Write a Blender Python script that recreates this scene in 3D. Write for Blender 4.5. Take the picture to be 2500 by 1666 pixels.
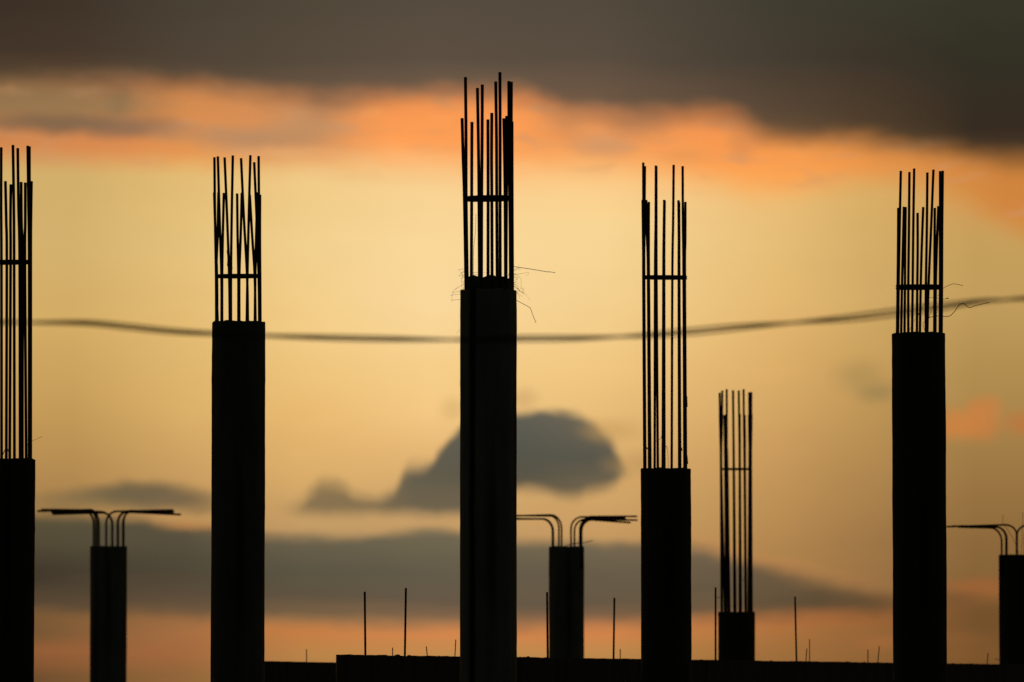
import bpy, bmesh, math, random
from mathutils import Vector, Matrix, noise

random.seed(11)
SC = bpy.context.scene
COL = SC.collection
for o in list(bpy.data.objects):
    bpy.data.objects.remove(o)

# ------------------------------------------------------------------ camera
PITCH = math.radians(3.6)
CAM = Vector((0.0, 0.0, 3.4))
cd = bpy.data.cameras.new("camera")
cam = bpy.data.objects.new("camera", cd)
COL.objects.link(cam)
cam.location = CAM
cam.rotation_euler = (math.pi / 2 + PITCH, 0, 0)
cd.sensor_width = 36.0
cd.lens = 200.0
cd.clip_start = 0.2
cd.clip_end = 12000.0
cd.dof.use_dof = True
cd.dof.focus_distance = 41.5
cd.dof.aperture_fstop = 4.0
SC.camera = cam
SC.view_settings.view_transform = 'Standard'
SC.view_settings.look = 'None'
SC.view_settings.exposure = 0.0
SC.view_settings.gamma = 1.0
SC.view_settings.use_curve_mapping = False
SC.render.resolution_x, SC.render.resolution_y = 1024, 682

# ------------------------------------------------------------------ world: sunset sky under a cloud deck
SUN_EL, SUN_AZ = math.radians(2.0), 0.0         # low behind the columns (towards +Y), veiled by cloud
K = 13889.0                                      # angular unit used for the sky map (1 rad = K units)
world = bpy.data.worlds.new("World")
SC.world = world
world.use_nodes = True
world.cycles.sampling_method = 'MANUAL'
world.cycles.sample_map_resolution = 512
NT = world.node_tree
NT.nodes.clear()
N, L = NT.nodes.new, NT.links.new


def lin(c):
    r = []
    for v in c:
        v = v / 255.0
        r.append(v / 12.92 if v <= 0.04045 else ((v + 0.055) / 1.055) ** 2.4)
    return (r[0], r[1], r[2], 1.0)


class F:
    """a float socket with operators"""
    def __init__(s, sock): s.s = sock
    def __add__(s, o): return op('ADD', s, o)
    def __radd__(s, o): return op('ADD', o, s)
    def __sub__(s, o): return op('SUBTRACT', s, o)
    def __rsub__(s, o): return op('SUBTRACT', o, s)
    def __mul__(s, o): return op('MULTIPLY', s, o)
    def __rmul__(s, o): return op('MULTIPLY', o, s)
    def __truediv__(s, o): return op('DIVIDE', s, o)


def plug(sock, v):
    if isinstance(v, F): L(v.s, sock)
    elif isinstance(v, bpy.types.NodeSocket): L(v, sock)
    else: sock.default_value = v


def op(kind, a, b=0.0):
    n = N('ShaderNodeMath'); n.operation = kind
    plug(n.inputs[0], a); plug(n.inputs[1], b)
    return F(n.outputs[0])


def step(v, lo, hi, a=0.0, b=1.0, smooth=True):
    n = N('ShaderNodeMapRange'); n.clamp = True
    n.interpolation_type = 'SMOOTHSTEP' if smooth else 'LINEAR'
    plug(n.inputs[0], v)
    for i, q in enumerate((lo, hi, a, b)): plug(n.inputs[1 + i], q)
    return F(n.outputs[0])


def ramp(v, stops, lo, hi, interp='LINEAR'):
    """colour ramp over v in [lo, hi]; stops = [(value, rgb255)]"""
    n = N('ShaderNodeValToRGB')
    plug(n.inputs[0], (v - lo) * (1.0 / (hi - lo)))
    cr = n.color_ramp; cr.interpolation = interp
    for i, (p, c) in enumerate(stops):
        e = cr.elements[i] if i < 2 else cr.elements.new((p - lo) / (hi - lo))
        e.position = (p - lo) / (hi - lo); e.color = lin(c)
    return n.outputs[0]


def curve(v, pts):
    """smooth 1-D curve of the sky azimuth: [(x, value)]"""
    xs = [p[0] for p in pts]; lo, hi = min(xs), max(xs)
    a = min(p[1] for p in pts); b = max(p[1] for p in pts)
    n = N('ShaderNodeFloatCurve')
    n.inputs[0].default_value = 1.0
    plug(n.inputs[1], step(v, lo, hi, smooth=False))
    c = n.mapping.curves[0]
    for i, (x, y) in enumerate(pts):
        px, py = (x - lo) / (hi - lo), (y - a) / (b - a)
        if i == 0: c.points[0].location = (px, py)
        elif i == len(pts) - 1: c.points[-1].location = (px, py)
        else: c.points.new(px, py)
    n.mapping.update()
    return F(n.outputs[0]) * (b - a) + a


def mix(a, b, f):
    n = N('ShaderNodeMix'); n.data_type = 'RGBA'; n.clamp_factor = True
    plug(n.inputs[0], f)
    for s, v in ((n.inputs[6], a), (n.inputs[7], b)):
        if isinstance(v, tuple): s.default_value = lin(v) if len(v) == 3 else v
        else: L(v, s)
    return n.outputs[2]


def grid(rows, v, lo, hi):
    """colours of a patch of sky: rows = [(x, [(y, rgb)])], blended between azimuths"""
    out = ramp(v, rows[0][1], lo, hi)
    for (x0, _), (x1, st) in zip(rows, rows[1:]):
        out = mix(out, ramp(v, st, lo, hi), step(X, x0, x1, smooth=False))
    return out


def fbm(vx, vy, seed, detail=4.0, rough=0.5):
    c = N('ShaderNodeCombineXYZ'); plug(c.inputs[0], vx); plug(c.inputs[1], vy); c.inputs[2].default_value = seed
    n = N('ShaderNodeTexNoise'); n.noise_dimensions = '3D'
    L(c.outputs[0], n.inputs['Vector']); n.inputs['Scale'].default_value = 1.0
    n.inputs['Detail'].default_value = detail; n.inputs['Roughness'].default_value = rough
    return F(n.outputs['Fac']) - 0.5


tc = N('ShaderNodeTexCoord')
sx = N('ShaderNodeSeparateXYZ'); L(tc.outputs['Generated'], sx.inputs[0])
dx, dy, dz = F(sx.outputs[0]), F(sx.outputs[1]), F(sx.outputs[2])
AZ = op('ARCTAN2', dx, dy)
EL = op('ARCSINE', dz)
X = AZ * K + 1250.0
Y = (EL - PITCH) * (-K) + 833.0

# slow warps that break up every cloud edge
n_big = fbm(X / 420.0, Y / 190.0, 1.3)
n_mid = fbm(X / 150.0, Y / 70.0, 4.1)
n_fine = fbm(X / 60.0, Y / 34.0, 7.7, 3.0)
n_wx = fbm(X / 110.0, Y / 90.0, 11.2)
n_wy = fbm(X / 110.0, Y / 90.0, 19.4)
n_streak = fbm(X / 520.0, Y / 45.0, 23.0)

# clear, hazy sunset sky
clear = grid([
    (180, [(400, (206, 170, 98)), (600, (209, 173, 102)), (800, (208, 167, 92)), (1000, (194, 150, 80)), (1180, (174, 132, 72)), (1420, (140, 100, 58)), (1620, (124, 88, 50))]),
    (450, [(420, (223, 183, 108)), (600, (225, 189, 116)), (800, (224, 182, 106)), (1000, (216, 172, 96)), (1180, (196, 150, 86)), (1420, (172, 124, 70)), (1620, (148, 104, 58))]),
    (740, [(420, (237, 197, 126)), (600, (238, 203, 134)), (800, (240, 200, 126)), (1000, (230, 182, 104)), (1180, (212, 166, 96)), (1320, (184, 145, 92)), (1620, (174, 126, 70))]),
    (1050, [(440, (245, 205, 138)), (600, (246, 212, 147)), (740, (247, 212, 150)), (900, (243, 202, 130)), (1010, (241, 196, 124)), (1100, (228, 180, 110)), (1300, (192, 150, 94)), (1620, (188, 134, 76))]),
    (1480, [(440, (249, 200, 130)), (560, (245, 209, 141)), (720, (241, 204, 136)), (900, (238, 194, 120)), (1150, (213, 166, 98)), (1320, (193, 147, 88)), (1620, (184, 132, 74))]),
    (1900, [(500, (230, 184, 110)), (600, (227, 185, 110)), (740, (225, 180, 105)), (900, (217, 170, 96)), (1100, (198, 150, 84)), (1320, (176, 130, 70)), (1620, (152, 106, 58))]),
    (2110, [(500, (214, 170, 94)), (600, (210, 169, 96)), (740, (208, 167, 95)), (900, (198, 154, 83)), (1100, (180, 137, 74)), (1320, (158, 116, 64)), (1620, (146, 102, 56))]),
    (2380, [(500, (206, 152, 78)), (600, (194, 155, 82)), (740, (190, 152, 84)), (900, (176, 139, 74)), (1100, (160, 121, 63)), (1320, (138, 101, 53)), (1620, (118, 82, 42))]),
], Y + n_big * 40.0, 400, 1620)
hs = N('ShaderNodeHueSaturation'); L(clear, hs.inputs['Color'])
hs.inputs['Saturation'].default_value = 0.965; hs.inputs['Value'].default_value = 1.03
clear = hs.outputs[0]

# orange lit underside of the deck
YB = curve(X, [(-400, 208), (0, 210), (300, 212), (450, 220), (600, 232), (740, 246), (820, 254), (900, 248), (1000, 244), (1130, 240), (1250, 242),
               (1340, 262), (1410, 284), (1550, 294), (1660, 292), (1740, 288), (1800, 298), (1850, 328), (1900, 350), (1980, 354), (2060, 350),
               (2160, 358), (2260, 376), (2400, 392), (2500, 406), (2900, 432)])
YO = curve(X, [(-400, 392), (0, 392), (300, 402), (560, 406), (800, 402), (960, 404), (1100, 412), (1250, 424), (1480, 418), (1600, 432), (1750, 452),
               (1900, 476), (2010, 456), (2150, 446), (2300, 476), (2420, 530), (2500, 570), (2900, 640)])
orange = grid([
    (0, [(180, (132, 104, 70)), (330, (205, 132, 78)), (480, (228, 150, 84))]),
    (300, [(180, (168, 120, 80)), (330, (214, 136, 80)), (480, (238, 158, 86))]),
    (450, [(180, (214, 138, 78)), (330, (222, 144, 80)), (480, (246, 166, 86))]),
    (680, [(180, (206, 136, 82)), (330, (212, 144, 90)), (480, (242, 170, 100))]),
    (820, [(180, (226, 138, 78)), (330, (226, 150, 90)), (480, (244, 176, 108))]),
    (960, [(180, (240, 144, 80)), (330, (254, 158, 84)), (480, (254, 178, 108))]),
    (1250, [(180, (244, 146, 82)), (330, (253, 158, 84)), (480, (254, 184, 110))]),
    (1480, [(180, (222, 140, 84)), (330, (240, 154, 88)), (480, (254, 184, 104))]),
    (1750, [(240, (232, 140, 78)), (360, (250, 154, 80)), (480, (254, 172, 90))]),
    (1950, [(240, (220, 138, 74)), (400, (250, 158, 78)), (480, (250, 172, 90))]),
    (2200, [(240, (206, 132, 70)), (420, (226, 146, 72)), (480, (220, 150, 76))]),
    (2460, [(240, (180, 116, 58)), (430, (206, 132, 62)), (520, (210, 134, 62))]),
], Y, 170, 530)
wob = n_mid * 34.0 + n_fine * 16.0
so = step(X, 700.0, 950.0, 42.0, 66.0) * step(X, 1500.0, 1900.0, 1.0, 0.8)
m_or = op('MULTIPLY', step(Y + wob * 0.8, YO + so, YO - so), step(Y, YB - 90.0, YB - 20.0))
c = mix(clear, orange, m_or)
n_shred = fbm(X / 170.0 + n_mid * 0.8, Y / 42.0, 31.0, 5.0, 0.55)
c = mix(c, (206, 150, 104), m_or * step(n_shred, 0.0, 0.2) * 0.55)
c = mix(c, (255, 172, 98), m_or * step(n_shred, -0.02, -0.2) * step(X, 500.0, 900.0) * step(X, 2200.0, 1900.0) * 0.35)


def blob(cx, cy, rx, ry, soft=0.6, wx=60.0, wy=40.0):
    """soft-edged patch of cloud; the warp keeps its outline ragged"""
    ex = (X + n_wx * wx - cx) * (1.0 / rx)
    ey = (Y + n_wy * wy - cy) * (1.0 / ry)
    d = op('SQRT', ex * ex + ey * ey)
    return step(d, 1.0 + soft, 1.0 - soft)


# greyer shreds inside the orange band
for (cx, cy, rx, ry, so, col, a) in (
        (110, 262, 260, 44, .7, (140, 116, 78), .75), (150, 312, 190, 22, .8, (122, 99, 74), .85), (330, 318, 110, 24, .9, (140, 108, 82), .7),
        (285, 250, 34, 30, .9, (130, 108, 76), .55), (500, 330, 90, 22, .9, (196, 140, 92), .6), (620, 338, 110, 24, .9, (182, 138, 100), .8),
        (745, 318, 70, 40, .9, (190, 142, 98), .75), (800, 262, 60, 34, .9, (176, 130, 92), .6), (700, 376, 120, 16, .9, (232, 172, 112), .6),
        (1472, 352, 62, 26, .9, (214, 152, 102), .85), (1560, 306, 60, 30, .9, (190, 130, 86), .7), (1672, 380, 60, 16, .9, (226, 150, 88), .5),
        (1380, 300, 60, 40, .9, (200, 136, 88), .6), (1820, 345, 40, 34, .8, (206, 134, 80), .6)):
    c = mix(c, col, blob(cx, cy, rx, ry, so) * a)

# high dark deck: everything above the boundary, on and over the camera
deck = grid([
    (0, [(-60, (56, 46, 37)), (120, (66, 52, 40)), (240, (96, 76, 54)), (300, (120, 92, 62))]),
    (180, [(-60, (58, 48, 38)), (120, (69, 55, 43)), (200, (88, 68, 50)), (300, (122, 94, 66))]),
    (450, [(-60, (70, 63, 51)), (140, (78, 67, 54)), (200, (92, 74, 58)), (300, (132, 98, 70))]),
    (740, [(-60, (77, 69, 56)), (150, (86, 74, 60)), (220, (106, 84, 66)), (300, (134, 100, 72))]),
    (1050, [(-60, (82, 74, 61)), (140, (92, 79, 66)), (210, (112, 90, 71)), (300, (160, 112, 76))]),
    (1480, [(-60, (80, 71, 60)), (150, (87, 76, 63)), (240, (108, 86, 68)), (310, (150, 106, 76))]),
    (1900, [(-60, (62, 60, 48)), (150, (68, 60, 49)), (270, (90, 71, 54)), (340, (112, 84, 58))]),
    (2110, [(-60, (59, 59, 46)), (150, (60, 52, 42)), (300, (80, 62, 44)), (360, (100, 76, 50))]),
    (2380, [(-60, (55, 56, 42)), (150, (50, 47, 36)), (320, (54, 43, 33)), (400, (76, 58, 40))]),
], Y + n_big * 60.0 + n_streak * 26.0, -60, 400)
m_deck = step(Y + n_mid * 44.0 + n_fine * 14.0, YB + 46.0, YB - 54.0)
c = mix(c, deck, m_deck)

# one lone dark cumulus in the middle (a humped head, a long slope down to the left, a ragged tail), a flat one at the left
CT = curve(X, [(560, 1262), (680, 1250), (725, 1236), (765, 1196), (800, 1176), (835, 1186), (870, 1212), (910, 1220), (950, 1212), (975, 1178), (1000, 1142), (1035, 1140),
               (1070, 1108), (1110, 1062), (1150, 1030), (1200, 1014), (1262, 1010), (1340, 1002), (1395, 1010), (1440, 1030), (1480, 1062), (1510, 1104), (1540, 1156), (1600, 1200), (1750, 1210)])
CB = curve(X, [(560, 1232), (680, 1240), (760, 1250), (900, 1252), (1010, 1254), (1110, 1252), (1180, 1236), (1262, 1192), (1320, 1196), (1385, 1210), (1435, 1196), (1490, 1184), (1530, 1160), (1600, 1140), (1750, 1120)])
wc = n_wy * 34.0 + n_mid * 16.0 + n_fine * 20.0
sf = curve(X, [(560, 36), (800, 34), (900, 28), (1000, 28), (1100, 16), (1300, 15), (1450, 20), (1540, 30), (1750, 30)])
m = step(Y + wc, CT - sf, CT + sf) * step(Y + wc * 0.6, CB + 26.0, CB - 20.0) * step(X, 640.0, 740.0) * step(X + n_mid * 60.0, 1562.0, 1500.0)
cloud = grid([(700, [(1000, (176, 142, 90)), (1250, (134, 112, 78))]), (850, [(1000, (168, 136, 88)), (1250, (130, 110, 78))]),
              (1010, [(1000, (108, 100, 80)), (1150, (98, 92, 76)), (1240, (110, 98, 76))]), (1280, [(1000, (98, 96, 84)), (1100, (86, 86, 76)), (1160, (88, 84, 70)), (1220, (112, 98, 76))]),
              (1500, [(1000, (118, 106, 84)), (1120, (90, 87, 74)), (1220, (122, 104, 76))])], Y, 1000, 1250)
c = mix(c, cloud, m)
for (cx, cy, rx, ry, so, col, a) in (
        (250, 1222, 150, 22, .8, (128, 108, 72), .8), (340, 1205, 120, 24, .7, (112, 97, 70), .95), (440, 1228, 90, 22, .8, (116, 98, 72), .9), (505, 1246, 50, 16, .9, (150, 120, 78), .6),
        (1275, 975, 34, 24, .9, (206, 166, 108), .6), (1105, 998, 24, 22, .9, (210, 170, 108), .5), (1490, 1050, 60, 24, .9, (196, 154, 92), .5),
        (1570, 1130, 70, 26, .9, (190, 148, 90), .55), (2105, 925, 50, 36, .95, (158, 132, 82), .45), (2145, 960, 36, 20, .95, (140, 120, 78), .5),
        (2350, 1036, 74, 32, .75, (206, 130, 64), .75), (2405, 1002, 34, 26, .8, (204, 128, 66), .75), (2405, 1050, 30, 26, .9, (200, 124, 64), .6), (2330, 1045, 60, 16, .9, (204, 130, 66), .5), (2500, 1040, 40, 26, .8, (190, 116, 60), .7)):
    c = mix(c, col, blob(cx, cy, rx, ry, so, 50, 36) * a)

# low bank over the horizon, with a lit gap under it
YT = curve(X, [(-400, 1250), (80, 1258), (320, 1266), (400, 1282), (520, 1296), (650, 1306), (780, 1311), (950, 1303), (1050, 1296), (1140, 1303), (1270, 1318),
               (1480, 1326), (1570, 1328), (1700, 1338), (1800, 1362), (1900, 1392), (2000, 1416), (2100, 1438), (2220, 1458), (2600, 1480)])
YL = curve(X, [(-400, 1480), (80, 1486), (300, 1492), (500, 1502), (650, 1516), (900, 1524), (1100, 1527), (1280, 1530), (1480, 1519), (1690, 1511), (1850, 1506),
               (2000, 1500), (2170, 1494), (2600, 1490)])
glow = grid([(100, [(1480, (124, 90, 54)), (1545, (120, 86, 52)), (1595, (148, 94, 54)), (1650, (112, 78, 46))]),
             (450, [(1480, (150, 106, 64)), (1545, (166, 110, 66)), (1600, (162, 104, 62)), (1650, (146, 102, 58))]),
             (740, [(1500, (184, 126, 74)), (1550, (198, 126, 68)), (1600, (184, 130, 72)), (1650, (170, 122, 68))]),
             (1050, [(1500, (200, 134, 82)), (1550, (210, 134, 76)), (1600, (190, 138, 78)), (1650, (176, 126, 70))]),
             (1480, [(1500, (206, 130, 78)), (1545, (208, 132, 74)), (1590, (190, 136, 76)), (1650, (176, 126, 70))]),
             (1750, [(1500, (190, 118, 66)), (1550, (184, 122, 66)), (1600, (168, 116, 64)), (1650, (158, 108, 58))]),
             (2050, [(1490, (168, 104, 56)), (1540, (158, 105, 57)), (1600, (148, 102, 56)), (1650, (140, 96, 52))]),
             (2400, [(1490, (122, 84, 45)), (1540, (120, 82, 44)), (1600, (124, 84, 44)), (1650, (112, 78, 40))])], Y + n_streak * 50.0, 1480, 1650)
c = mix(c, glow, step(Y, YL - 60.0, YL + 10.0))
bank = grid([(100, [(1260, (92, 84, 60)), (1400, (66, 57, 44)), (1500, (96, 76, 54))]), (450, [(1270, (92, 84, 64)), (1400, (78, 70, 55)), (1500, (104, 82, 60))]),
             (740, [(1310, (108, 98, 76)), (1400, (92, 85, 67)), (1460, (94, 82, 64)), (1520, (124, 98, 68))]), (1050, [(1300, (112, 103, 80)), (1400, (98, 90, 72)), (1470, (104, 88, 70)), (1525, (140, 106, 74))]),
             (1480, [(1320, (118, 104, 80)), (1400, (104, 92, 73)), (1470, (102, 88, 68)), (1520, (150, 106, 72))]), (1750, [(1340, (116, 98, 74)), (1420, (100, 86, 66)), (1500, (112, 88, 62))]),
             (2000, [(1420, (108, 86, 60)), (1470, (92, 74, 52)), (1500, (108, 78, 52))]), (2350, [(1440, (120, 86, 50)), (1500, (110, 80, 45))])], Y + n_streak * 70.0 + n_big * 30.0, 1260, 1525)
edge = n_mid * 30.0 + n_fine * 12.0 + n_streak * 30.0 + n_big * 16.0
sb = step(X, 1500.0, 2000.0, 20.0, 36.0)
m_bank = step(Y + edge, YT - sb, YT + sb) * step(Y + edge, YL + 26.0, YL - 24.0) * step(X, 2420.0, 2120.0)
# thin salmon fringe along the bank's upper edge
m_fr = step(Y + edge, YT - 46.0, YT - 8.0) * step(Y + edge, YT + 20.0, YT - 2.0)
c = mix(c, (208, 142, 84), m_fr * step(X, 1560.0, 1800.0) * step(X, 2250.0, 1950.0) * 0.3)
c = mix(c, bank, m_bank)
for (cx, cy, rx, ry, so, col, a) in (
        (2400, 1440, 90, 24, .8, (160, 98, 52), .75), (2330, 1462, 50, 14, .9, (118, 82, 48), .6), (2340, 1555, 60, 14, .9, (140, 92, 50), .5),
        (2400, 1510, 80, 40, .9, (112, 80, 43), .6), (2145, 1570, 50, 16, .9, (168, 106, 58), .5), (460, 1285, 60, 10, .9, (184, 128, 74), .55)):
    c = mix(c, col, blob(cx, cy, rx, ry, so, 40, 24) * a)
# faint mottling of the haze
hsv = N('ShaderNodeHueSaturation'); L(c, hsv.inputs['Color'])
plug(hsv.inputs['Value'], 1.0 + n_mid * 0.04 + n_streak * 0.02)
c = hsv.outputs[0]

# the glow fades away from the sunset, all round the horizon and overhead
away = step(dy, -0.2, 0.985, 0.0, 1.0, smooth=False)
fade = op('POWER', away, 1.5) * 0.86 + 0.14
# away from the sunset the deck loses its warmth: cool slate dusk
c = mix(c, (66, 74, 68), step(away, 0.75, 0.25) * 0.85)
vm = N('ShaderNodeVectorMath'); vm.operation = 'SCALE'
L(c, vm.inputs[0]); plug(vm.inputs['Scale'], fade)
sky = N('ShaderNodeTexSky'); sky.sky_type = 'NISHITA'; sky.sun_disc = False
sky.sun_elevation = SUN_EL; sky.sun_rotation = SUN_AZ
sky.air_density, sky.dust_density, sky.ozone_density = 1.0, 3.0, 1.0
bg_cloud = N('ShaderNodeBackground'); L(vm.outputs[0], bg_cloud.inputs[0]); bg_cloud.inputs[1].default_value = 1.0
bg_sky = N('ShaderNodeBackground'); L(sky.outputs[0], bg_sky.inputs[0]); bg_sky.inputs[1].default_value = 0.05
mx = N('ShaderNodeMixShader'); mx.inputs[0].default_value = 0.999     # the overcast lets little of the clear sky through
L(bg_sky.outputs[0], mx.inputs[1]); L(bg_cloud.outputs[0], mx.inputs[2])
wo = N('ShaderNodeOutputWorld'); L(mx.outputs[0], wo.inputs[0])

# ------------------------------------------------------------------ sun (low, behind cloud)
sd = bpy.data.lights.new("sun", 'SUN')
sd.energy = 0.25; sd.angle = math.radians(12); sd.color = (1.0, 0.72, 0.45)
sun = bpy.data.objects.new("sun", sd); COL.objects.link(sun)
sun.rotation_euler = Vector((0, -math.cos(SUN_EL), -math.sin(SUN_EL))).to_track_quat('-Z', 'Y').to_euler()
sun.location = (0, 300, 60)


# ------------------------------------------------------------------ materials
def material(name, base, dark, scale=(3, 3, 3), rough=0.85, bump=0.3, metallic=0.0, stain=None, run=None):
    m = bpy.data.materials.new(name); m.use_nodes = True
    nt = m.node_tree; b = nt.nodes['Principled BSDF']
    t = nt.nodes.new('ShaderNodeTexCoord'); mp = nt.nodes.new('ShaderNodeMapping')
    mp.inputs['Scale'].default_value = scale
    nt.links.new(t.outputs['Object'], mp.inputs[0])
    n = nt.nodes.new('ShaderNodeTexNoise'); n.inputs['Scale'].default_value = 1.0; n.inputs['Detail'].default_value = 8
    n.inputs['Roughness'].default_value = 0.62
    nt.links.new(mp.outputs[0], n.inputs['Vector'])
    r = nt.nodes.new('ShaderNodeValToRGB')
    r.color_ramp.elements[0].position, r.color_ramp.elements[0].color = 0.33, (*dark, 1)
    r.color_ramp.elements[1].position, r.color_ramp.elements[1].color = 0.66, (*base, 1)
    nt.links.new(n.outputs['Fac'], r.inputs[0])
    out = r.outputs[0]
    if stain:
        n2 = nt.nodes.new('ShaderNodeTexNoise'); n2.inputs['Scale'].default_value = 1.0; n2.inputs['Detail'].default_value = 5
        mp2 = nt.nodes.new('ShaderNodeMapping'); mp2.inputs['Scale'].default_value = (9, 9, 0.35)
        nt.links.new(t.outputs['Object'], mp2.inputs[0]); nt.links.new(mp2.outputs[0], n2.inputs['Vector'])
        r2 = nt.nodes.new('ShaderNodeMapRange'); r2.inputs[1].default_value = 0.52; r2.inputs[2].default_value = 0.68
        nt.links.new(n2.outputs['Fac'], r2.inputs[0])
        mi = nt.nodes.new('ShaderNodeMix'); mi.data_type = 'RGBA'
        nt.links.new(r2.outputs[0], mi.inputs[0]); nt.links.new(out, mi.inputs[6]); mi.inputs[7].default_value = (*stain, 1)
        out = mi.outputs[2]
    if run:                                     # one dark water run down the shaft, at local x = run
        sp = nt.nodes.new('ShaderNodeSeparateXYZ'); nt.links.new(t.outputs['Object'], sp.inputs[0])
        m1 = nt.nodes.new('ShaderNodeMath'); m1.operation = 'MULTIPLY_ADD'
        nt.links.new(n.outputs['Fac'], m1.inputs[0]); m1.inputs[1].default_value = 0.03; m1.inputs[2].default_value = -run - 0.015
        m2 = nt.nodes.new('ShaderNodeMath'); m2.operation = 'ADD'; nt.links.new(sp.outputs[0], m2.inputs[0]); nt.links.new(m1.outputs[0], m2.inputs[1])
        m3 = nt.nodes.new('ShaderNodeMath'); m3.operation = 'ABSOLUTE'; nt.links.new(m2.outputs[0], m3.inputs[0])
        m4 = nt.nodes.new('ShaderNodeMapRange'); m4.interpolation_type = 'SMOOTHSTEP'; nt.links.new(m3.outputs[0], m4.inputs[0])
        m4.inputs[1].default_value = 0.034; m4.inputs[2].default_value = 0.008
        mi = nt.nodes.new('ShaderNodeMix'); mi.data_type = 'RGBA'
        nt.links.new(m4.outputs[0], mi.inputs[0]); nt.links.new(out, mi.inputs[6]); mi.inputs[7].default_value = (0.03, 0.022, 0.018, 1)
        out = mi.outputs[2]
    nt.links.new(out, b.inputs['Base Color'])
    b.inputs['Roughness'].default_value = rough; b.inputs['Metallic'].default_value = metallic
    bp = nt.nodes.new('ShaderNodeBump'); bp.inputs['Strength'].default_value = bump; bp.inputs['Distance'].default_value = 0.01
    nt.links.new(n.outputs['Fac'], bp.inputs['Height']); nt.links.new(bp.outputs[0], b.inputs['Normal'])
    return m


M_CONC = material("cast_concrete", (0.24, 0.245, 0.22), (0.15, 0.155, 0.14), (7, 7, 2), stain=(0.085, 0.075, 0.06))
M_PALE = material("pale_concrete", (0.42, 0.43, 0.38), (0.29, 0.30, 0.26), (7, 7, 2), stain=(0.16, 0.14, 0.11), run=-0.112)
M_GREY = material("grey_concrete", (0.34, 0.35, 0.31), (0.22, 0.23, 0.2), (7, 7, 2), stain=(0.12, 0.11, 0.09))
M_DARK = material("dark_concrete", (0.11, 0.11, 0.10), (0.07, 0.07, 0.062), (7, 7, 2), stain=(0.045, 0.04, 0.034))  # darkest of the concrete tones, for the walls and darker columns
M_ROUGH = material("rough_concrete", (0.20, 0.19, 0.17), (0.10, 0.10, 0.09), (30, 30, 30), bump=0.8)
M_STEEL = material("rusty_steel", (0.12, 0.055, 0.03), (0.05, 0.03, 0.02), (40, 40, 12), rough=0.8)
M_WIRE = material("tie_wire", (0.10, 0.07, 0.05), (0.05, 0.04, 0.03), (60, 60, 60), rough=0.7)
M_FIBRE = material("dry_fibre", (0.36, 0.28, 0.14), (0.22, 0.17, 0.08), (80, 80, 80))
M_CABLE = material("cable_sheath", (0.035, 0.035, 0.035), (0.02, 0.02, 0.02), (30, 30, 30), rough=0.6)
M_EARTH = material("bare_earth", (0.16, 0.12, 0.08), (0.08, 0.06, 0.045), (0.4, 0.4, 0.4), rough=0.95)
M_PLAST = material("plastic_sheet", (0.45, 0.62, 0.62), (0.35, 0.5, 0.5), (8, 8, 8), rough=0.5)

# ------------------------------------------------------------------ helpers
CP, SP = math.cos(PITCH), math.sin(PITCH)


def at(px, py, d):
    """point of the place seen at photo pixel (px, py), d metres ahead of the camera (measured along +Y)"""
    u, v = (px - 1250.0) / K, (833.0 - py) / K
    wy, wz = CP - v * SP, SP + v * CP
    return Vector((CAM.x + u / wy * d, d, CAM.z + wz / wy * d))


def link(name, me, mat, parent=None):
    o = bpy.data.objects.new(name, me)
    COL.objects.link(o)
    if mat: me.materials.append(mat)
    if parent: o.parent = parent
    return o


def thing(name, label, cat, loc, group=None):
    o = bpy.data.objects.new(name, None); COL.objects.link(o)
    o.location = loc; o.empty_display_size = 0.3
    o['label'] = label; o['category'] = cat; o['kind'] = 'thing'
    if group: o['group'] = group
    return o


def tube_mesh(name, pts, rad, sides=8, ribs=None, taper=None, origin=Vector((0, 0, 0))):
    """tube along a polyline; ribs = (pitch, height) gives the deformed-bar surface"""
    pts = [Vector(p) - origin for p in pts]
    if ribs:
        out = []
        for a, b in zip(pts, pts[1:]):
            k = max(1, int((b - a).length / (ribs[0] / 2)))
            out += [a.lerp(b, i / k) for i in range(k)]
        pts = out + [pts[-1]]
    vs, fs = [], []
    n = len(pts)
    up = None
    for i, p in enumerate(pts):
        t = (pts[min(i + 1, n - 1)] - pts[max(i - 1, 0)]).normalized()
        if up is None:
            up = t.orthogonal().normalized()
        else:
            up = (up - t * up.dot(t)).normalized()
        s = t.cross(up)
        r = rad
        if ribs: r += ribs[1] * (i % 2)
        if taper: r *= 1 + (taper - 1) * i / (n - 1)
        for k in range(sides):
            a = 2 * math.pi * k / sides
            vs.append(p + (up * math.cos(a) + s * math.sin(a)) * r)
    for i in range(n - 1):
        for k in range(sides):
            a, b = i * sides + k, i * sides + (k + 1) % sides
            fs.append((a, b, b + sides, a + sides))
    fs.append(tuple(reversed(range(sides))))
    fs.append(tuple(range((n - 1) * sides, n * sides)))
    me = bpy.data.meshes.new(name)
    me.from_pydata(vs, [], fs)
    for p in me.polygons: p.use_smooth = len(p.vertices) == 4
    me.update()
    return me


def smooth_path(pts, k=6):
    """Catmull-Rom through the points"""
    pts = [Vector(p) for p in pts]
    q = [pts[0] * 2 - pts[1]] + pts + [pts[-1] * 2 - pts[-2]]
    out = []
    for i in range(1, len(q) - 2):
        p0, p1, p2, p3 = q[i - 1:i + 3]
        for j in range(k):
            t = j / k
            out.append(0.5 * ((2 * p1) + (p2 - p0) * t + (2 * p0 - 5 * p1 + 4 * p2 - p3) * t * t + (3 * p1 - p0 - 3 * p2 + p3) * t ** 3))
    return out + [pts[-1]]


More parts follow.
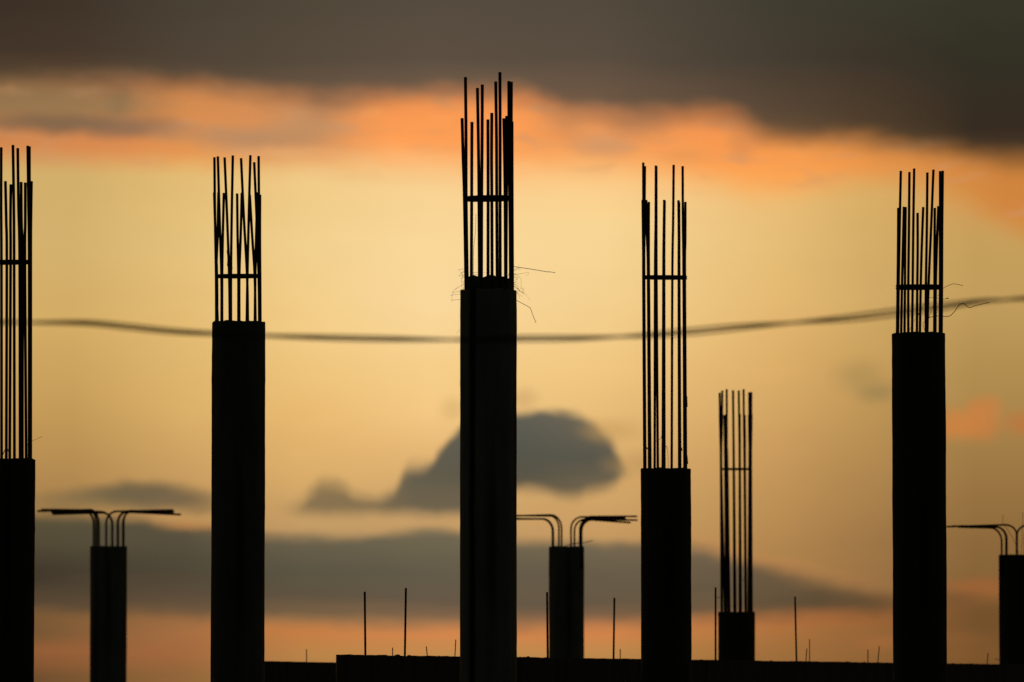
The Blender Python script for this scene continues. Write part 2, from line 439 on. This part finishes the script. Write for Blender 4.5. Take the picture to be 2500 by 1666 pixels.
def lathe_shaft(name, r, z0, z1, seed, seg=56, rings=90, chip=0.006):
    """round cast column with a slightly uneven skin, an uneven struck top and a chipped rim"""
    vs, fs = [], []
    for i in range(rings + 1):
        t = i / rings
        z = z0 + (z1 - z0) * (1 - (1 - t) ** 1.6)
        for k in range(seg):
            a = 2 * math.pi * k / seg
            ca, sa = math.cos(a), math.sin(a)
            q = Vector((ca * 2.0 + seed, sa * 2.0, z * 1.1))
            d = noise.noise(q * 1.5) * 0.0035 + noise.noise(q * 9.0) * 0.0014
            d += 0.0028 * math.exp(-((z - z0 + seed % .6) % 1.22) / 0.02)          # faint formwork joints
            zz = z
            if i == rings:
                zz = z1 + noise.noise(Vector((ca * 2.3 + seed, sa * 2.3, 5))) * 0.012 + noise.noise(Vector((ca * 7 + seed, sa * 7, 8))) * 0.005
                d -= chip * max(0.0, noise.noise(Vector((ca * 5 + seed, sa * 5, 2)))) + 0.003
            vs.append((ca * (r + d), sa * (r + d), zz))
    for i in range(rings):
        for k in range(seg):
            a, b = i * seg + k, i * seg + (k + 1) % seg
            fs.append((a, b, b + seg, a + seg))
    c0 = len(vs); vs.append((0, 0, z1 + 0.004))
    for k in range(seg):
        fs.append((rings * seg + k, rings * seg + (k + 1) % seg, c0))
    me = bpy.data.meshes.new(name); me.from_pydata(vs, [], fs)
    for p in me.polygons: p.use_smooth = len(p.vertices) == 4
    me.update()
    return me


def ring_mesh(name, r, bar, turns, z, tilt=0.0, back=0.0):
    """closed stirrup hoops stacked on each other; tilt sideways, back = how much the far side is raised"""
    vs, fs, S, C = [], [], 36, 6
    for t in range(turns):
        zz = z + (t - (turns - 1) / 2) * bar * 1.7
        b0 = len(vs)
        for i in range(S):
            a = 2 * math.pi * i / S
            for k in range(C):
                q = 2 * math.pi * k / C
                rr = r + math.cos(q) * bar
                vs.append((math.cos(a) * rr, math.sin(a) * rr, zz + math.sin(q) * bar + math.cos(a) * tilt + math.sin(a) * back * .5))
        for i in range(S):
            for k in range(C):
                a, b = i * C + k, i * C + (k + 1) % C
                c_, d_ = ((i + 1) % S) * C + k, ((i + 1) % S) * C + (k + 1) % C
                fs.append((b0 + a, b0 + c_, b0 + d_, b0 + b))
    me = bpy.data.meshes.new(name); me.from_pydata(vs, [], fs)
    for p in me.polygons: p.use_smooth = True
    me.update()
    return me


# ------------------------------------------------------------------ setting: ground
bm = bmesh.new()
bmesh.ops.create_grid(bm, x_segments=60, y_segments=60, size=5000)
for v in bm.verts:
    if v.co.length > 150: v.co.z = noise.noise(v.co * 0.004) * 0.8 - 0.8
me = bpy.data.meshes.new("ground"); bm.to_mesh(me); bm.free()
g = link("ground", me, M_EARTH); g['kind'] = 'structure'


# ------------------------------------------------------------------ the two walls of the unfinished storey
def wall(name, label, p0, p1, top0, top1, thick, starters, crumbs, seed, mitre=0.0):
    """cast wall between two plan points (front face), top height running from top0 to top1"""
    root = thing(name, label, 'wall', (p0[0], p0[1], 0), 'unfinished concrete walls')
    d = Vector((p1[0] - p0[0], p1[1] - p0[1], 0)); ln = d.length; d.normalize()
    nrm = Vector((-d.y, d.x, 0))
    if nrm.y < 0: nrm = -nrm
    vs, fs = [], []
    n = int(ln / 0.04)
    for i in range(n + 1):
        s = ln * i / n
        h = top0 + (top1 - top0) * i / n
        bump = noise.noise(Vector((s * 1.3, seed, 0))) * 0.006 + noise.noise(Vector((s * 7, seed, 3))) * 0.0035
        for (off, z) in ((0, 0), (0, h + bump - .006), (0.006, h + bump), (thick - .006, h + bump + noise.noise(Vector((s * 4, seed, 9))) * .006), (thick, h - .006), (thick, 0)):
            q = d * (s + off * mitre) + nrm * off
            vs.append((q.x, q.y, z))
    for i in range(n):
        for k in range(5):
            a = i * 6 + k
            fs.append((a, a + 6, a + 7, a + 1))
    fs.append(tuple(range(6))); fs.append(tuple(reversed(range(n * 6, n * 6 + 6))))
    me = bpy.data.meshes.new(name); me.from_pydata(vs, [], fs); me.update()
    bm = bmesh.new(); bm.from_mesh(me); bmesh.ops.recalc_face_normals(bm, faces=bm.faces); bm.to_mesh(me); bm.free()
    link("wall_body", me, M_DARK, root)
    org = Vector(root.location)

    def depth_at(px, off):
        a = (px - 1250.0) / K
        # intersection of the view line with the wall line, moved back by off
        P = Vector((p0[0], p0[1], 0)) + nrm * off
        k = a / CP
        t = (k * P.y - P.x) / (d.x - k * d.y)
        return P.y + d.y * t
    for (xt, yt, xb, yb, r, off) in starters:
        D = depth_at(xb, thick * off)
        a, b = at(xt, yt, D), at(xb, yb, D)
        b = b + (b - a).normalized() * 0.08
        o = link("starter_bar", tube_mesh("starter_bar", [b - org, a - org], r, 8), M_STEEL, root)
    # mortar droppings left along the top
    bm = bmesh.new()
    for (px, w, h) in crumbs:
        D = depth_at(px, thick * .5)
        s = (Vector((at(px, 1600, D).x, D, 0)) - Vector((p0[0], p0[1], 0)) - nrm * thick * .5).dot(d)
        q = d * s + nrm * thick * random.uniform(.2, .7)
        z = top0 + (top1 - top0) * s / ln
        mt = Matrix.Translation((q.x, q.y, z)) @ Matrix.Rotation(random.random() * 3, 4, 'Z') @ Matrix.Diagonal((w, w * .7, h, 1))
        r_ = bmesh.ops.create_icosphere(bm, subdivisions=2, radius=1.0, matrix=mt)
        for v in r_['verts']:
            v.co += Vector((0, 0, 1)) * noise.noise(v.co * 40) * h * .5 + Vector((1, 0, 0)) * noise.noise(v.co * 31) * w * .3
    me = bpy.data.meshes.new("mortar_droppings"); bm.to_mesh(me); bm.free()
    cr = link("mortar_droppings", me, M_ROUGH, root); cr['kind'] = 'stuff'
    return root


def top_of(px, py, D): return at(px, py, D)


A, B = at(822, 1598.3, 43.6), at(2475, 1622.5, 57.5)
ext = (B - A) * 0.35
wall("concrete_wall", "long dark concrete wall along the bottom with many upright starter bars", (A.x, A.y), (B.x + ext.x, B.y + ext.y), A.z, B.z + ext.z, 0.22,
     [(890.5, 1445, 892, 1599, .0085, .5), (991, 1436, 988.5, 1598, .0085, .5), (1335.5, 1446, 1337, 1602, .0085, .5), (1500, 1460, 1498, 1604, .0085, .5),
      (1747, 1434.5, 1747, 1608, .0085, .5), (1941, 1457, 1944.5, 1612, .0085, .5),
      (958.4, 1581.5, 958.4, 1599, .004, .7), (1040.8, 1578.5, 1043, 1600, .004, .7), (1112.6, 1562, 1110.8, 1600, .004, .6), (1514.3, 1585, 1514.3, 1604, .004, .7),
      (1969.8, 1583.5, 1967.8, 1613, .0042, .7), (1976.4, 1561, 1976.4, 1613, .004, .4), (2118.9, 1586.5, 2118.9, 1616, .0045, .6), (2147, 1577.5, 2143.3, 1616, .0045, .6),
      (2412.3, 1594.5, 2409.8, 1624, .0045, .6)],
     [(1285, .020, .011), (1280, .012, .006), (938, .03, .006), (955, .018, .006), (972, .026, .009), (984, .02, .006), (912, .03, .004), (1065, .012, .004), (1083, .012, .005), (1094, .02, .004),
      (1319, .02, .004), (1530, .02, .003), (1700, .02, .004), (1866, .02, .005), (2062, .03, .006), (2105, .016, .006), (2320, .03, .006), (2366, .012, .005), (2378, .012, .006), (2040, .03, .004)], 3.0, 1.95)
C_, D_ = at(596, 1613.5, 52.3), at(860, 1618.5, 54.0)
wall("concrete_wall", "short lower concrete wall between a tall column and the long wall's stepped end", (C_.x, C_.y), (D_.x, D_.y), C_.z, D_.z, 0.22,
     [(748.2, 1585.5, 748.6, 1617, .0046, .5)], [(672, .03, .004), (700, .02, .003), (720, .02, .003)], 8.0)

# pale strip of plastic sheet on the face of the long wall
a0 = at(1519, 1622, 48.6); vs, fs = [], []
for i in range(15):
    t = i / 14
    x = 0.03 * t + 0.006 * math.sin(t * 5); z = -0.34 * t
    w = 0.012 + 0.012 * t + .004 * math.sin(t * 9)
    y = -0.012 + 0.01 * math.sin(t * 6)
    vs += [(x - w, y, z), (x + w, y + .012 * math.cos(t * 4), z), (x + w, y + .002 + .012 * math.cos(t * 4), z), (x - w, y + .002, z)]
for i in range(14):
    for k in range(4):
        a, b = i * 4 + k, i * 4 + (k + 1) % 4
        fs.append((a, b, b + 4, a + 4))
me = bpy.data.meshes.new("plastic_strip"); me.from_pydata(vs, [], fs); me.update()
ps = link("plastic_strip", me, M_PLAST); ps.location = a0
ps['label'] = 'faint pale blue strip of plastic hanging down the dark wall at the bottom edge'; ps['category'] = 'plastic strip'


# ------------------------------------------------------------------ columns with upright bars
def column(label, cx, R, top, D, rc, bars, rad, tie, core=None, wires=(), fibres=(), ribs=None, mat=None, group='tall round columns with upright bars'):
    """cx, R, top in photo pixels; bars = (x_top, y_top, x_tie, x_base); tie = (y, height_m, bar radius, turns, tilt)"""
    c = at(cx, top, D)
    r = R / K * D
    root = thing("concrete_column", label, 'column', (c.x, D, 0), group)
    org = Vector((c.x, D, 0))
    link("shaft", lathe_shaft("shaft", r, 0.0, c.z, cx * .013), mat or M_DARK, root)
    rcm = rc / K * D
    sgn = 1
    ty = tie[0]
    for (xt, yt, xm, xb) in sorted(bars, key=lambda q: q[3]):
        u = max(-1.0, min(1.0, (xb - cx) / rc))
        sgn = -sgn
        yy = D + sgn * math.sqrt(max(0.0, 1 - u * u)) * rcm
        p_t, p_m, p_b = at(xt, yt, yy), at(xm, ty, yy), at(xb, top, yy)
        p_e = p_b + (p_b - p_m).normalized() * 0.25
        mid1 = p_t.lerp(p_m, .5) + Vector((random.uniform(-.002, .002), random.uniform(-.003, .003), 0))
        path = smooth_path([p_b, p_m, mid1, p_t], 5)
        path = [p_e] + path
        link("rebar", tube_mesh("rebar", path, rad, 10, ribs, origin=org), M_STEEL, root)
    zt = at(cx, ty, D).z
    link("stirrup_ring", ring_mesh("stirrup_ring", rcm - rad * .6, tie[2], tie[3], zt, tie[4], tie[5]), M_STEEL, root)
    if core:
        rr, hz = core[0] / K * D, at(cx, core[1], D).z
        vs, fs = [], []
        S, Rn = 40, 10
        for i in range(Rn + 1):
            q = i / Rn
            for k in range(S):
                a = 2 * math.pi * k / S
                rad_ = rr * (1 - .05 * q) if i <= Rn - 4 else rr * (1 - .05 * q) * (1 - (i - Rn + 4) / 5.0)
                z = c.z - .03 + (hz - c.z + .03) * min(1, i / (Rn - 4))
                p = Vector((math.cos(a) * rad_, math.sin(a) * rad_, z))
                p += Vector((math.cos(a), math.sin(a), 0)) * (noise.noise(p * 22) * .012 + noise.noise(p * 60) * .004)
                if i >= Rn - 4: p.z += noise.noise(p * 13) * .045 + noise.noise(p * 41) * .016
                vs.append(p)
        for i in range(Rn):
            for k in range(S):
                a, b = i * S + k, i * S + (k + 1) % S
                fs.append((a, b, b + S, a + S))
        fs.append(tuple(range(Rn * S, Rn * S + S)))
        me = bpy.data.meshes.new("rough_core"); me.from_pydata(vs, [], fs); me.update()
        link("rough_core", me, M_ROUGH, root)
    for (pts, w, dy_) in wires:
        path = smooth_path([at(x, y, D + dy_) for x, y in pts], 5) if len(pts) > 2 else [at(x, y, D + dy_) for x, y in pts]
        link("tie_wire", tube_mesh("tie_wire", path, w, 6, origin=org), M_WIRE, root)
    for (pts, w, dy_) in fibres:
        path = smooth_path([at(x, y, D + dy_) for x, y in pts], 6)
        link("fibre_strand", tube_mesh("fibre_strand", path, w, 5, origin=org, taper=.5), M_FIBRE, root)
    return root


def zoomed(ox, oy, k, pts): return [(ox + x / k, oy + y / k) for x, y in pts]


def conv(ox, oy, k, kb, oxb, bars):
    """bars measured in an enlarged crop -> photo pixels"""
    return [(ox + a / k, oy + b / k, ox + c / k, oxb + d / kb) for a, b, c, d in bars]


# A: cut by the left edge of the picture
k = 3.485
bA = conv(0, 330, k, 2.613, 0, [(10, 105, 12, 10), (46, 393, 58, 40), (92, 420, 90, 62), (110, 85, 120, 92), (151, 112, 167, 128), (180, 400, 190, 143), (215, 405, 212, 167),
                                (236, 92, 248, 186), (250, 97, 256, 192), (268, 393, 262, 196)])
bA += [(-30, 360, -29, -28), (-31, 445, -32, -31), (-20, 362, -21, -20), (-12, 448, -11, -10), (-6, 356, -5, -6)]
column("thick dark round column with tall bars, cut off by the left picture edge", 20, 66, 1122, 41.0, 54, bA, .0105, (640.8, 0, .0082, 2, .002, .014),
       wires=[([(76, 1078), (104, 1066)], .0011, .05), ([(6, 1112), (14, 1096), (20, 1100), (24, 1120)], .003, -.1), ([(62, 1108), (68, 1085), (70, 1120)], .002, -.1)])

# B
k = 3.336
bB = conv(480, 350, k, k, 480, [(145, 115, 158, 160), (143, 402, 166, 168), (178, 402, 160, 172), (173, 108, 202, 203), (222, 405, 208, 208), (228, 116, 265, 270), (295, 100, 280, 280),
                                (330, 410, 340, 340), (368, 405, 348, 348), (362, 122, 411, 418), (438, 98, 414, 408), (433, 420, 473, 480), (495, 400, 478, 474), (469, 155, 505, 510),
                                (505, 105, 511, 514), (517, 420, 518, 520)])
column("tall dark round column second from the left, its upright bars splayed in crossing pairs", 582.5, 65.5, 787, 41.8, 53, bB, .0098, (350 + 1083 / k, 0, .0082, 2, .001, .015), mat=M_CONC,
       wires=[([(554, 612), (556, 630), (555, 650)], .003, -.1), ([(602, 617), (603, 650)], .0025, -.1), ([(566, 640), (567, 658)], .003, -.1)])

# C: tallest
k = 4.613
rng = random.Random(5)
bC = conv(1080, 160, k, k, 1080, [(222, 595, 248, 266), (260, 133, 268, 282), (333, 637, 330, 326), (395, 255, 412, 418), (450, 217, 443, 440), (513, 610, 515, 514), (557, 536, 557, 560),
                                  (601, 183, 612, 618), (648, 77, 650, 652), (692, 597, 706, 712), (725, 570, 722, 716), (748, 178, 760, 768), (777, 185, 781, 786), (784, 632, 786, 790)])
wC = [(zoomed(1080, 480, k, [(795, 789), (1000, 819), (1185, 850), (1200, 848), (1272, 860)]), .0021, .05),
      (zoomed(1080, 480, k, [(825, 1168), (838, 1172), (975, 1246), (996, 1272), (1018, 1335), (1055, 1425)]), .0020, -.12),
      (zoomed(1080, 480, k, [(378, 195), (372, 400), (352, 600), (348, 900)]), .0013, -.1)]
fC = [zoomed(1080, 480, k, q) for q in (
    [(800, 885), (850, 890), (885, 940), (885, 1020), (868, 1062)], [(800, 880), (900, 868), (965, 855), (970, 872), (940, 900)], [(800, 972), (870, 1060), (930, 1100), (985, 1165)],
    [(800, 1008), (860, 1050), (920, 1100), (900, 1040), (880, 1030)], [(800, 830), (850, 810), (880, 822), (850, 832)], [(795, 815), (830, 835), (860, 775)], [(800, 905), (845, 925), (840, 940), (815, 935)],
    [(255, 988), (180, 1020), (130, 1060), (120, 1085), (205, 1058)], [(258, 1000), (240, 975), (215, 950)], [(90, 1115), (150, 1104), (205, 1105)], [(205, 1160), (120, 1168), (105, 1175), (122, 1070), (180, 1025)],
    [(175, 830), (215, 818), (255, 810)], [(165, 1540), (185, 1510), (205, 1490)], [(345, 860), (400, 855), (500, 862)], [(350, 885), (400, 880), (395, 900)], [(870, 1062), (905, 1075), (915, 1030), (885, 1040)])]
for _ in range(26):                               # tangle of fibres caught round the foot of the bars
    x0, y0 = (rng.choice((800, 806, 250, 256)), rng.uniform(830, 1050))
    sg = 1 if x0 > 500 else -1
    q = [(x0 - sg * 20, y0)]
    h = rng.uniform(-.9, .9)
    for _k in range(rng.randint(3, 6)):
        h += rng.uniform(-.9, 1.0)
        st = rng.uniform(12, 34)
        q.append((q[-1][0] + sg * st * math.cos(h) + (8 * sg if _k == 0 else 0), q[-1][1] + st * math.sin(h) + 4))
    fC.append(zoomed(1080, 480, k, q))
for _ in range(22):                               # and between the bars, on the rough core
    x0 = rng.uniform(280, 780); q = [(x0, 940)]
    h = rng.uniform(-2.4, -.7)
    for _k in range(4):
        h += rng.uniform(-.6, .6); q.append((q[-1][0] + 22 * math.cos(h), q[-1][1] + 22 * math.sin(h)))
    fC.append(zoomed(1080, 480, k, q))
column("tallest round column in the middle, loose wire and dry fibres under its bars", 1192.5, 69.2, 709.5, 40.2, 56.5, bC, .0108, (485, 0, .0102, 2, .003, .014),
       core=(58, 682), mat=M_PALE, wires=wC, fibres=[(q, .00105, random.uniform(-.12, .1)) for q in fC], ribs=(.014, .0012))

# D
k = 3.733
bD = conv(1530, 380, k, k, 1530, [(151, 65, 151, 161), (145, 405, 152, 165), (166, 98, 160, 170), (178, 405, 194, 204), (202, 423, 203, 216), (266, 92, 258, 255), (270, 100, 272, 284),
                                  (342, 405, 334, 328), (346, 412, 342, 344), (428, 85, 416, 410), (472, 408, 474, 478), (478, 425, 480, 488), (510, 97, 518, 526), (535, 423, 531, 541)])
column("tall round column right of the middle with very long bars above its low top", 1625.6, 61.6, 1145, 44.7, 52.5, bD, .0102, (380 + 1112 / k, 0, .0088, 2, -.001, .016),
       wires=[(zoomed(1530, 780, k, [(356, 1155), (372, 1200), (378, 1260), (379, 1362)]), .0013, -.1), (zoomed(1530, 780, k, [(296, 1095), (312, 1082), (320, 1050)]), .0015, -.1),
              (zoomed(1530, 780, k, [(352, 1150), (366, 1162), (378, 1178)]), .0013, -.12), (zoomed(1530, 780, k, [(500, 1170), (504, 1200)]), .004, -.1), (zoomed(1530, 780, k, [(182, 1165), (188, 1185)]), .004, -.1),
              (zoomed(1530, 780, k, [(549, 700), (552, 800)]), .003, -.05), (zoomed(1530, 780, k, [(550, 1240), (556, 1320)]), .004, -.05)])

# F
k = 3.565
bF = conv(2160, 400, k, k, 2160, [(140, 63, 121, 116), (118, 385, 112, 107), (167, 375, 150, 143), (182, 378, 176, 172), (215, 73, 205, 205), (256, 42, 243, 238), (286, 428, 283, 280), (335, 378, 313, 306),
                                  (371, 77, 358, 358), (424, 52, 381, 371), (436, 385, 433, 431), (467, 370, 444, 441), (482, 65, 481, 479), (490, 390, 486, 489), (505, 62, 498, 495)])
wF = [(zoomed(2160, 400, k, q), w, d) for q, w, d in (
    ([(495, 1090), (508, 1085), (550, 1062), (595, 1047), (640, 1052), (682, 1063)], .0018, .1), ([(385, 1165), (440, 1168), (505, 1178), (555, 1172)], .0014, -.17), ([(535, 1174), (556, 1171)], .0036, -.17),
    ([(380, 1342), (450, 1325), (550, 1330), (600, 1295), (650, 1228), (688, 1218), (736, 1252), (790, 1235), (912, 1207)], .0024, -.17), ([(215, 1450), (260, 1360), (310, 1290), (345, 1212)], .0014, -.17),
    ([(350, 1460), (333, 1395), (350, 1370)], .0014, -.17), ([(385, 1345), (400, 1290), (425, 1230)], .0014, -.17), ([(458, 1150), (475, 1135), (490, 1110)], .0014, -.17), ([(290, 1310), (300, 1300)], .003, -.17))]
column("tall dark round column near the right edge with curling loose wires at its bars", 2242.5, 65.6, 815, 42.4, 54.5, bF, .0100, (400 + 1075 / k, 0, .0102, 2, .0005, .014), wires=wF)

# E: small one further off
k = 4.6125
bE = conv(1720, 930, k, 4.02, 1720, [(170, 135, 184, 167), (172, 370, 186, 173), (200, 110, 190, 200), (224, 385, 232, 213), (250, 95, 252, 236), (242, 380, 258, 246), (320, 108, 328, 292), (322, 112, 332, 304),
                                     (386, 110, 395, 345), (397, 375, 399, 358), (440, 95, 450, 402), (452, 385, 456, 408), (503, 130, 505, 432), (500, 385, 512, 445), (530, 380, 520, 458), (527, 128, 524, 464)])
column("shorter far column behind the wall with a slim cage of upright bars", 1798.3, 44.8, 1495, 61.5, 37.5, bE, .0125, (930 + 995 / k, 0, .0115, 1, 0, .006),
       wires=[([(1749, 1459), (1759, 1459)], .003, -.3), ([(1812, 1418), (1817, 1414)], .003, -.2)])


# ------------------------------------------------------------------ columns whose bars are bent over
def bent_column(label, cx, R, top, D, bars, rad, wires=()):
    """bars = (x_base, bend start y, x where level, level y, x_end, y_end, swing): swing = metres the arm runs towards (-) or away from (+) the camera"""
    c = at(cx, top, D)
    r = R / K * D
    root = thing("bent_bar_column", label, 'column', (c.x, D, 0), 'short columns with bars bent over')
    org = Vector((c.x, D, 0))
    link("shaft", lathe_shaft("shaft", r, 0.0, c.z, cx * .017), M_GREY if cx < 2000 else M_DARK, root)
    for (xb, yl, xl, yl2, xe, ye, yo, sw) in bars:
        y0 = D + yo
        base = at(xb, top, y0)
        p0 = base - Vector((0, 0, .25))
        knee = at(xb, yl, y0)
        y1 = y0 + sw * 0.18
        lev = at(xl, yl2, y1)
        end = at(xe, ye, y0 + sw)
        corner = Vector((knee.x, y0, lev.z))
        arc = [knee.lerp(corner, t).lerp(corner.lerp(lev, t), t) if False else
               (knee * (1 - t) ** 2 + corner * 2 * t * (1 - t) + lev * t * t) for t in [i / 12 for i in range(13)]]
        # tighter to a quarter circle than a plain quadratic bend
        w = math.sqrt(.5)
        arc = []
        for i in range(15):
            t = i / 14
            den = (1 - t) ** 2 + 2 * w * t * (1 - t) + t * t
            arc.append((knee * (1 - t) ** 2 + corner * (2 * w * t * (1 - t)) + lev * t * t) / den)
        link("rebar", tube_mesh("rebar", [p0, base] + arc + [end], rad, 10, origin=org), M_STEEL, root)
    for (pts, wd, dy_) in wires:
        path = smooth_path([at(x, y, D + dy_) for x, y in pts], 5) if len(pts) > 2 else [at(x, y, D + dy_) for x, y in pts]
        link("tie_wire", tube_mesh("tie_wire", path, wd, 6, origin=org), M_WIRE, root)
    return root


def z1(x, y): return 80 + x / 6.192, 1210 + y / 6.192


def bt(conv_, xb, yl, xl, yl2, xe, ye, yo, sw):
    a, b = conv_(xb, yl); c_, d = conv_(xl, yl2); e, f = conv_(xe, ye)
    return (a, b, c_, d, e, f, yo, sw)


bent_column("short round column at the lower left, bars bent over to both sides like a T", 265.3, 44.9, 1334.5, 70.0, [
    bt(z1, 921, 430, 800, 248, 285, 250, -.12, -.5), bt(z1, 958, 420, 850, 222, 135, 215, .08, .5), bt(z1, 994, 410, 870, 218, 70, 236, -.05, -.2), bt(z1, 1000, 420, 860, 245, 300, 268, .14, 1.0),
    bt(z1, 1200, 440, 1010, 246, 300, 225, .13, 1.2), bt(z1, 1110, 430, 1270, 242, 2115, 222, .13, 1.0), bt(z1, 1283, 420, 1440, 236, 1900, 240, -.1, -.3), bt(z1, 1364, 420, 1470, 252, 2232, 290, -.1, -.5),
    bt(z1, 1374, 410, 1490, 232, 2130, 248, .08, 1.6), bt(z1, 1290, 420, 1450, 246, 2110, 262, .1, 2.2), bt(z1, 1203, 430, 1040, 262, 310, 282, .06, 2.0)], .0135)


def z2(x, y): return 1240 + x / 3.92, 1230 + y / 3.92


bent_column("short round column right of the tallest one, bars bent over left and right", 1383, 43, 1335.2, 64.0, [
    bt(z2, 426, 262, 325, 147, -140, 140, -.1, -.3), bt(z2, 435, 270, 335, 146, -120, 150, .1, .5), bt(z2, 488, 240, 405, 118, -150, 112, .05, .4), bt(z2, 514, 240, 405, 108, -110, 122, .13, .9),
    bt(z2, 604, 240, 715, 127, 1120, 136, .13, .7), bt(z2, 637, 260, 745, 150, 1238, 158, .06, .3), bt(z2, 688, 260, 800, 124, 1235, 122, -.08, -.3), bt(z2, 698, 262, 800, 142, 1125, 146, .1, .5),
    bt(z2, 706, 265, 800, 156, 1170, 182, -.12, -.5)], .0105,
    wires=[(zoomed(1240, 1230, 3.92, [(530, 412), (620, 382), (720, 374), (815, 352)]), .004, -.2)])


def z3(x, y): return 2280 + x / 3.595, 1230 + y / 3.595


bent_column("short round column in the lower right corner, cut by the picture edge, bars bent level", 2482, 43.5, 1355.5, 61.0, [
    bt(z3, 595, 335, 500, 213, 215, 205, -.1, -.4), bt(z3, 633, 310, 540, 203, 165, 198, .05, .2), bt(z3, 640, 310, 548, 206, 235, 196, -.05, -.2), bt(z3, 726, 270, 620, 186, 112, 203, .12, .6),
    bt(z3, 730, 275, 830, 188, 1200, 196, -.1, -.3), bt(z3, 800, 290, 900, 200, 1320, 204, .1, .4), bt(z3, 842, 310, 945, 206, 1290, 214, -.05, -.2)], .0105,
    wires=[(zoomed(2280, 1230, 3.595, [(605, 100), (608, 180), (650, 230), (715, 350), (752, 455)]), .0022, .3), (zoomed(2280, 1230, 3.595, [(782, 72), (776, 300), (768, 455)]), .0022, .3),
           ([(2429, 1608.8), (2444, 1612.5)], .004, -.25)])

# ------------------------------------------------------------------ overhead cable, close to the camera and out of focus
CD = 18.5
line = [(0, 787), (85, 788), (212, 789), (320, 799), (446, 811), (648, 820), (808, 825), (956, 828), (1123, 830), (1275, 827), (1413, 826), (1562, 820), (1679, 811), (1806, 799), (1944, 788), (2082, 776), (2189, 763), (2306, 748), (2401, 735), (2500, 729)]
pts = [at(x, y, CD) for x, y in line]
l0, r0 = pts[0], pts[-1]
left = [Vector((l0.x - 9.0, CD, l0.z + .40)), Vector((l0.x - 5.0, CD, l0.z + .16)), Vector((l0.x - 2.0, CD, l0.z + .035)), Vector((l0.x - .7, CD, l0.z + .006))]
right = [Vector((r0.x + .6, CD, r0.z + .05)), Vector((r0.x + 2, CD, r0.z + .2)), Vector((r0.x + 5.0, CD, r0.z + .7)), Vector((r0.x + 9.0, CD, r0.z + 1.6))]
path = smooth_path(left + pts + right, 14)
cb = thing("overhead_cable", "blurred twin overhead cable sagging across in front of all the columns", 'cable', path[len(path) // 2])
org = Vector(cb.location)
s = 0.0
one, two = [], []
for i, p in enumerate(path):
    if i: s += (p - path[i - 1]).length
    a = s * 2 * math.pi / 1.25 + 0.35 * math.sin(s * 2.3) + 1.1
    w = 0.0075 + 0.0022 * math.sin(s * 1.1)
    off = Vector((0, math.cos(a), math.sin(a))) * w
    one.append(p + off); two.append(p - off)
link("cable_strand", tube_mesh("cable_strand", one, .0043, 8, origin=org), M_CABLE, cb)
link("cable_strand", tube_mesh("cable_strand", two, .0043, 8, origin=org), M_CABLE, cb)
